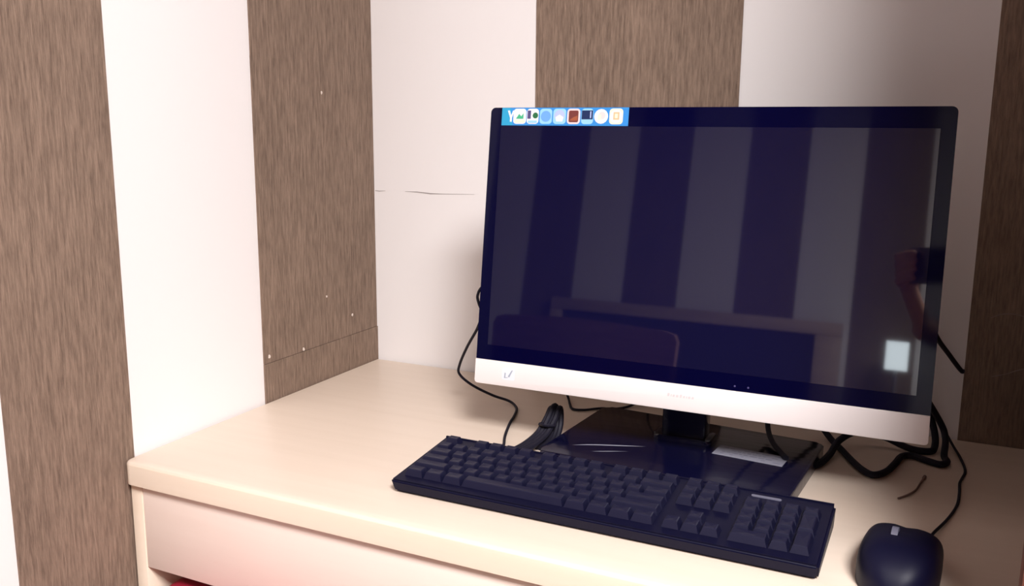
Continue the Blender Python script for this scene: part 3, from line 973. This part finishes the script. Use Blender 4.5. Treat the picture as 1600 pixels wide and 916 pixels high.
for s in (1, -1):
    sh, el, wr_ = sides[s]
    clothes.append(([p4(sh, 0.066), p4(el, 0.052), p4(el.lerp(wr_, 0.5), 0.045), p4(el.lerp(wr_, 0.90), 0.037)], None))
bm = capsules(clothes, 0.008)
for v in bm.verts:
    v.co.z = max(v.co.z, 0.875)
obj('jumper', bm, 'shirt', per, smooth=80)
legs = [([pb(-0.05, 0, 0.88, 0.135), pb(0.05, 0, 0.88, 0.135)], (tuple(fwd2), 0.8))]
for s in (1, -1):
    legs.append(([pb(0.088 * s, 0, 0.84, 0.098), pb(0.096 * s, 0.015, 0.47, 0.070), pb(0.10 * s, -0.002, 0.06, 0.056)], None))
obj('trousers', capsules(legs, 0.010), 'trousers', per, smooth=80)
for s in (1, -1):
    bm = capsules([([pb(0.10 * s, -0.03, 0.046, 0.042), pb(0.105 * s, 0.07, 0.040, 0.040), pb(0.112 * s, 0.15, 0.034, 0.033)], None)], 0.006)
    for v in bm.verts:
        v.co.z = max(v.co.z, 0.002)
    obj('shoe', bm, 'trousers', per, smooth=60)
bm = capsules([([p4(head_c + V((0, 0, 0.050)) - fwd2 * 0.016, 0.084), p4(head_c + V((0, 0, -0.01)) - fwd2 * 0.034, 0.080), p4(head_c + V((0, 0, -0.08)) - fwd2 * 0.045, 0.058)], None),
               ([p4(head_c + V((0, 0, 0.075)) + fwd2 * 0.02, 0.058), p4(head_c + V((0, 0, 0.075)) - fwd2 * 0.02, 0.07)], None)], 0.006)
obj('hair', bm, 'hair', per, smooth=80)
for s in (1, -1):
    bm = bmesh.new()
    bmesh.ops.create_uvsphere(bm, u_segments=14, v_segments=10, radius=0.0105)
    c = head_c + fwd2 * 0.079 + lft * 0.031 * s + V((0, 0, 0.008))
    for v in bm.verts:
        v.co += c
    for f in bm.faces:
        f.material_index = 1 if (f.calc_center_median() - c).normalized().dot(fwd2) > 0.72 else 0
    obj('eye', bm, ['eye', 'hair'], body)
obj('mouth', capsules([([p4(head_c + fwd2 * 0.079 + lft * 0.022 + V((0, 0, -0.062)), 0.005), p4(head_c + fwd2 * 0.086 + V((0, 0, -0.061)), 0.0075),
                         p4(head_c + fwd2 * 0.079 - lft * 0.022 + V((0, 0, -0.062)), 0.005)], None)], 0.002), 'lip', body)

pm = Matrix(((CR.x, CU.x, FWD.x, CAM.x), (CR.y, CU.y, FWD.y, CAM.y), (CR.z, CU.z, FWD.z, CAM.z), (0, 0, 0, 1)))
phn = thing('phone', 'dark slim phone held sideways in both hands of the person', 'phone', ph(0.01, -0.045, -0.007))
bm = bmesh.new()
prism(bm, rrect(-0.065, 0.085, -0.043, 0.032, 0.010), -0.0115, -0.0035, MX=pm, bev=0.001)
obj('phone_body', bm, 'phone', phn)
bm = bmesh.new()
prism(bm, disc(0, 0, 0.006, 20), -0.0034, -0.0022, MX=pm)
obj('lens_ring', bm, 'metal', phn)
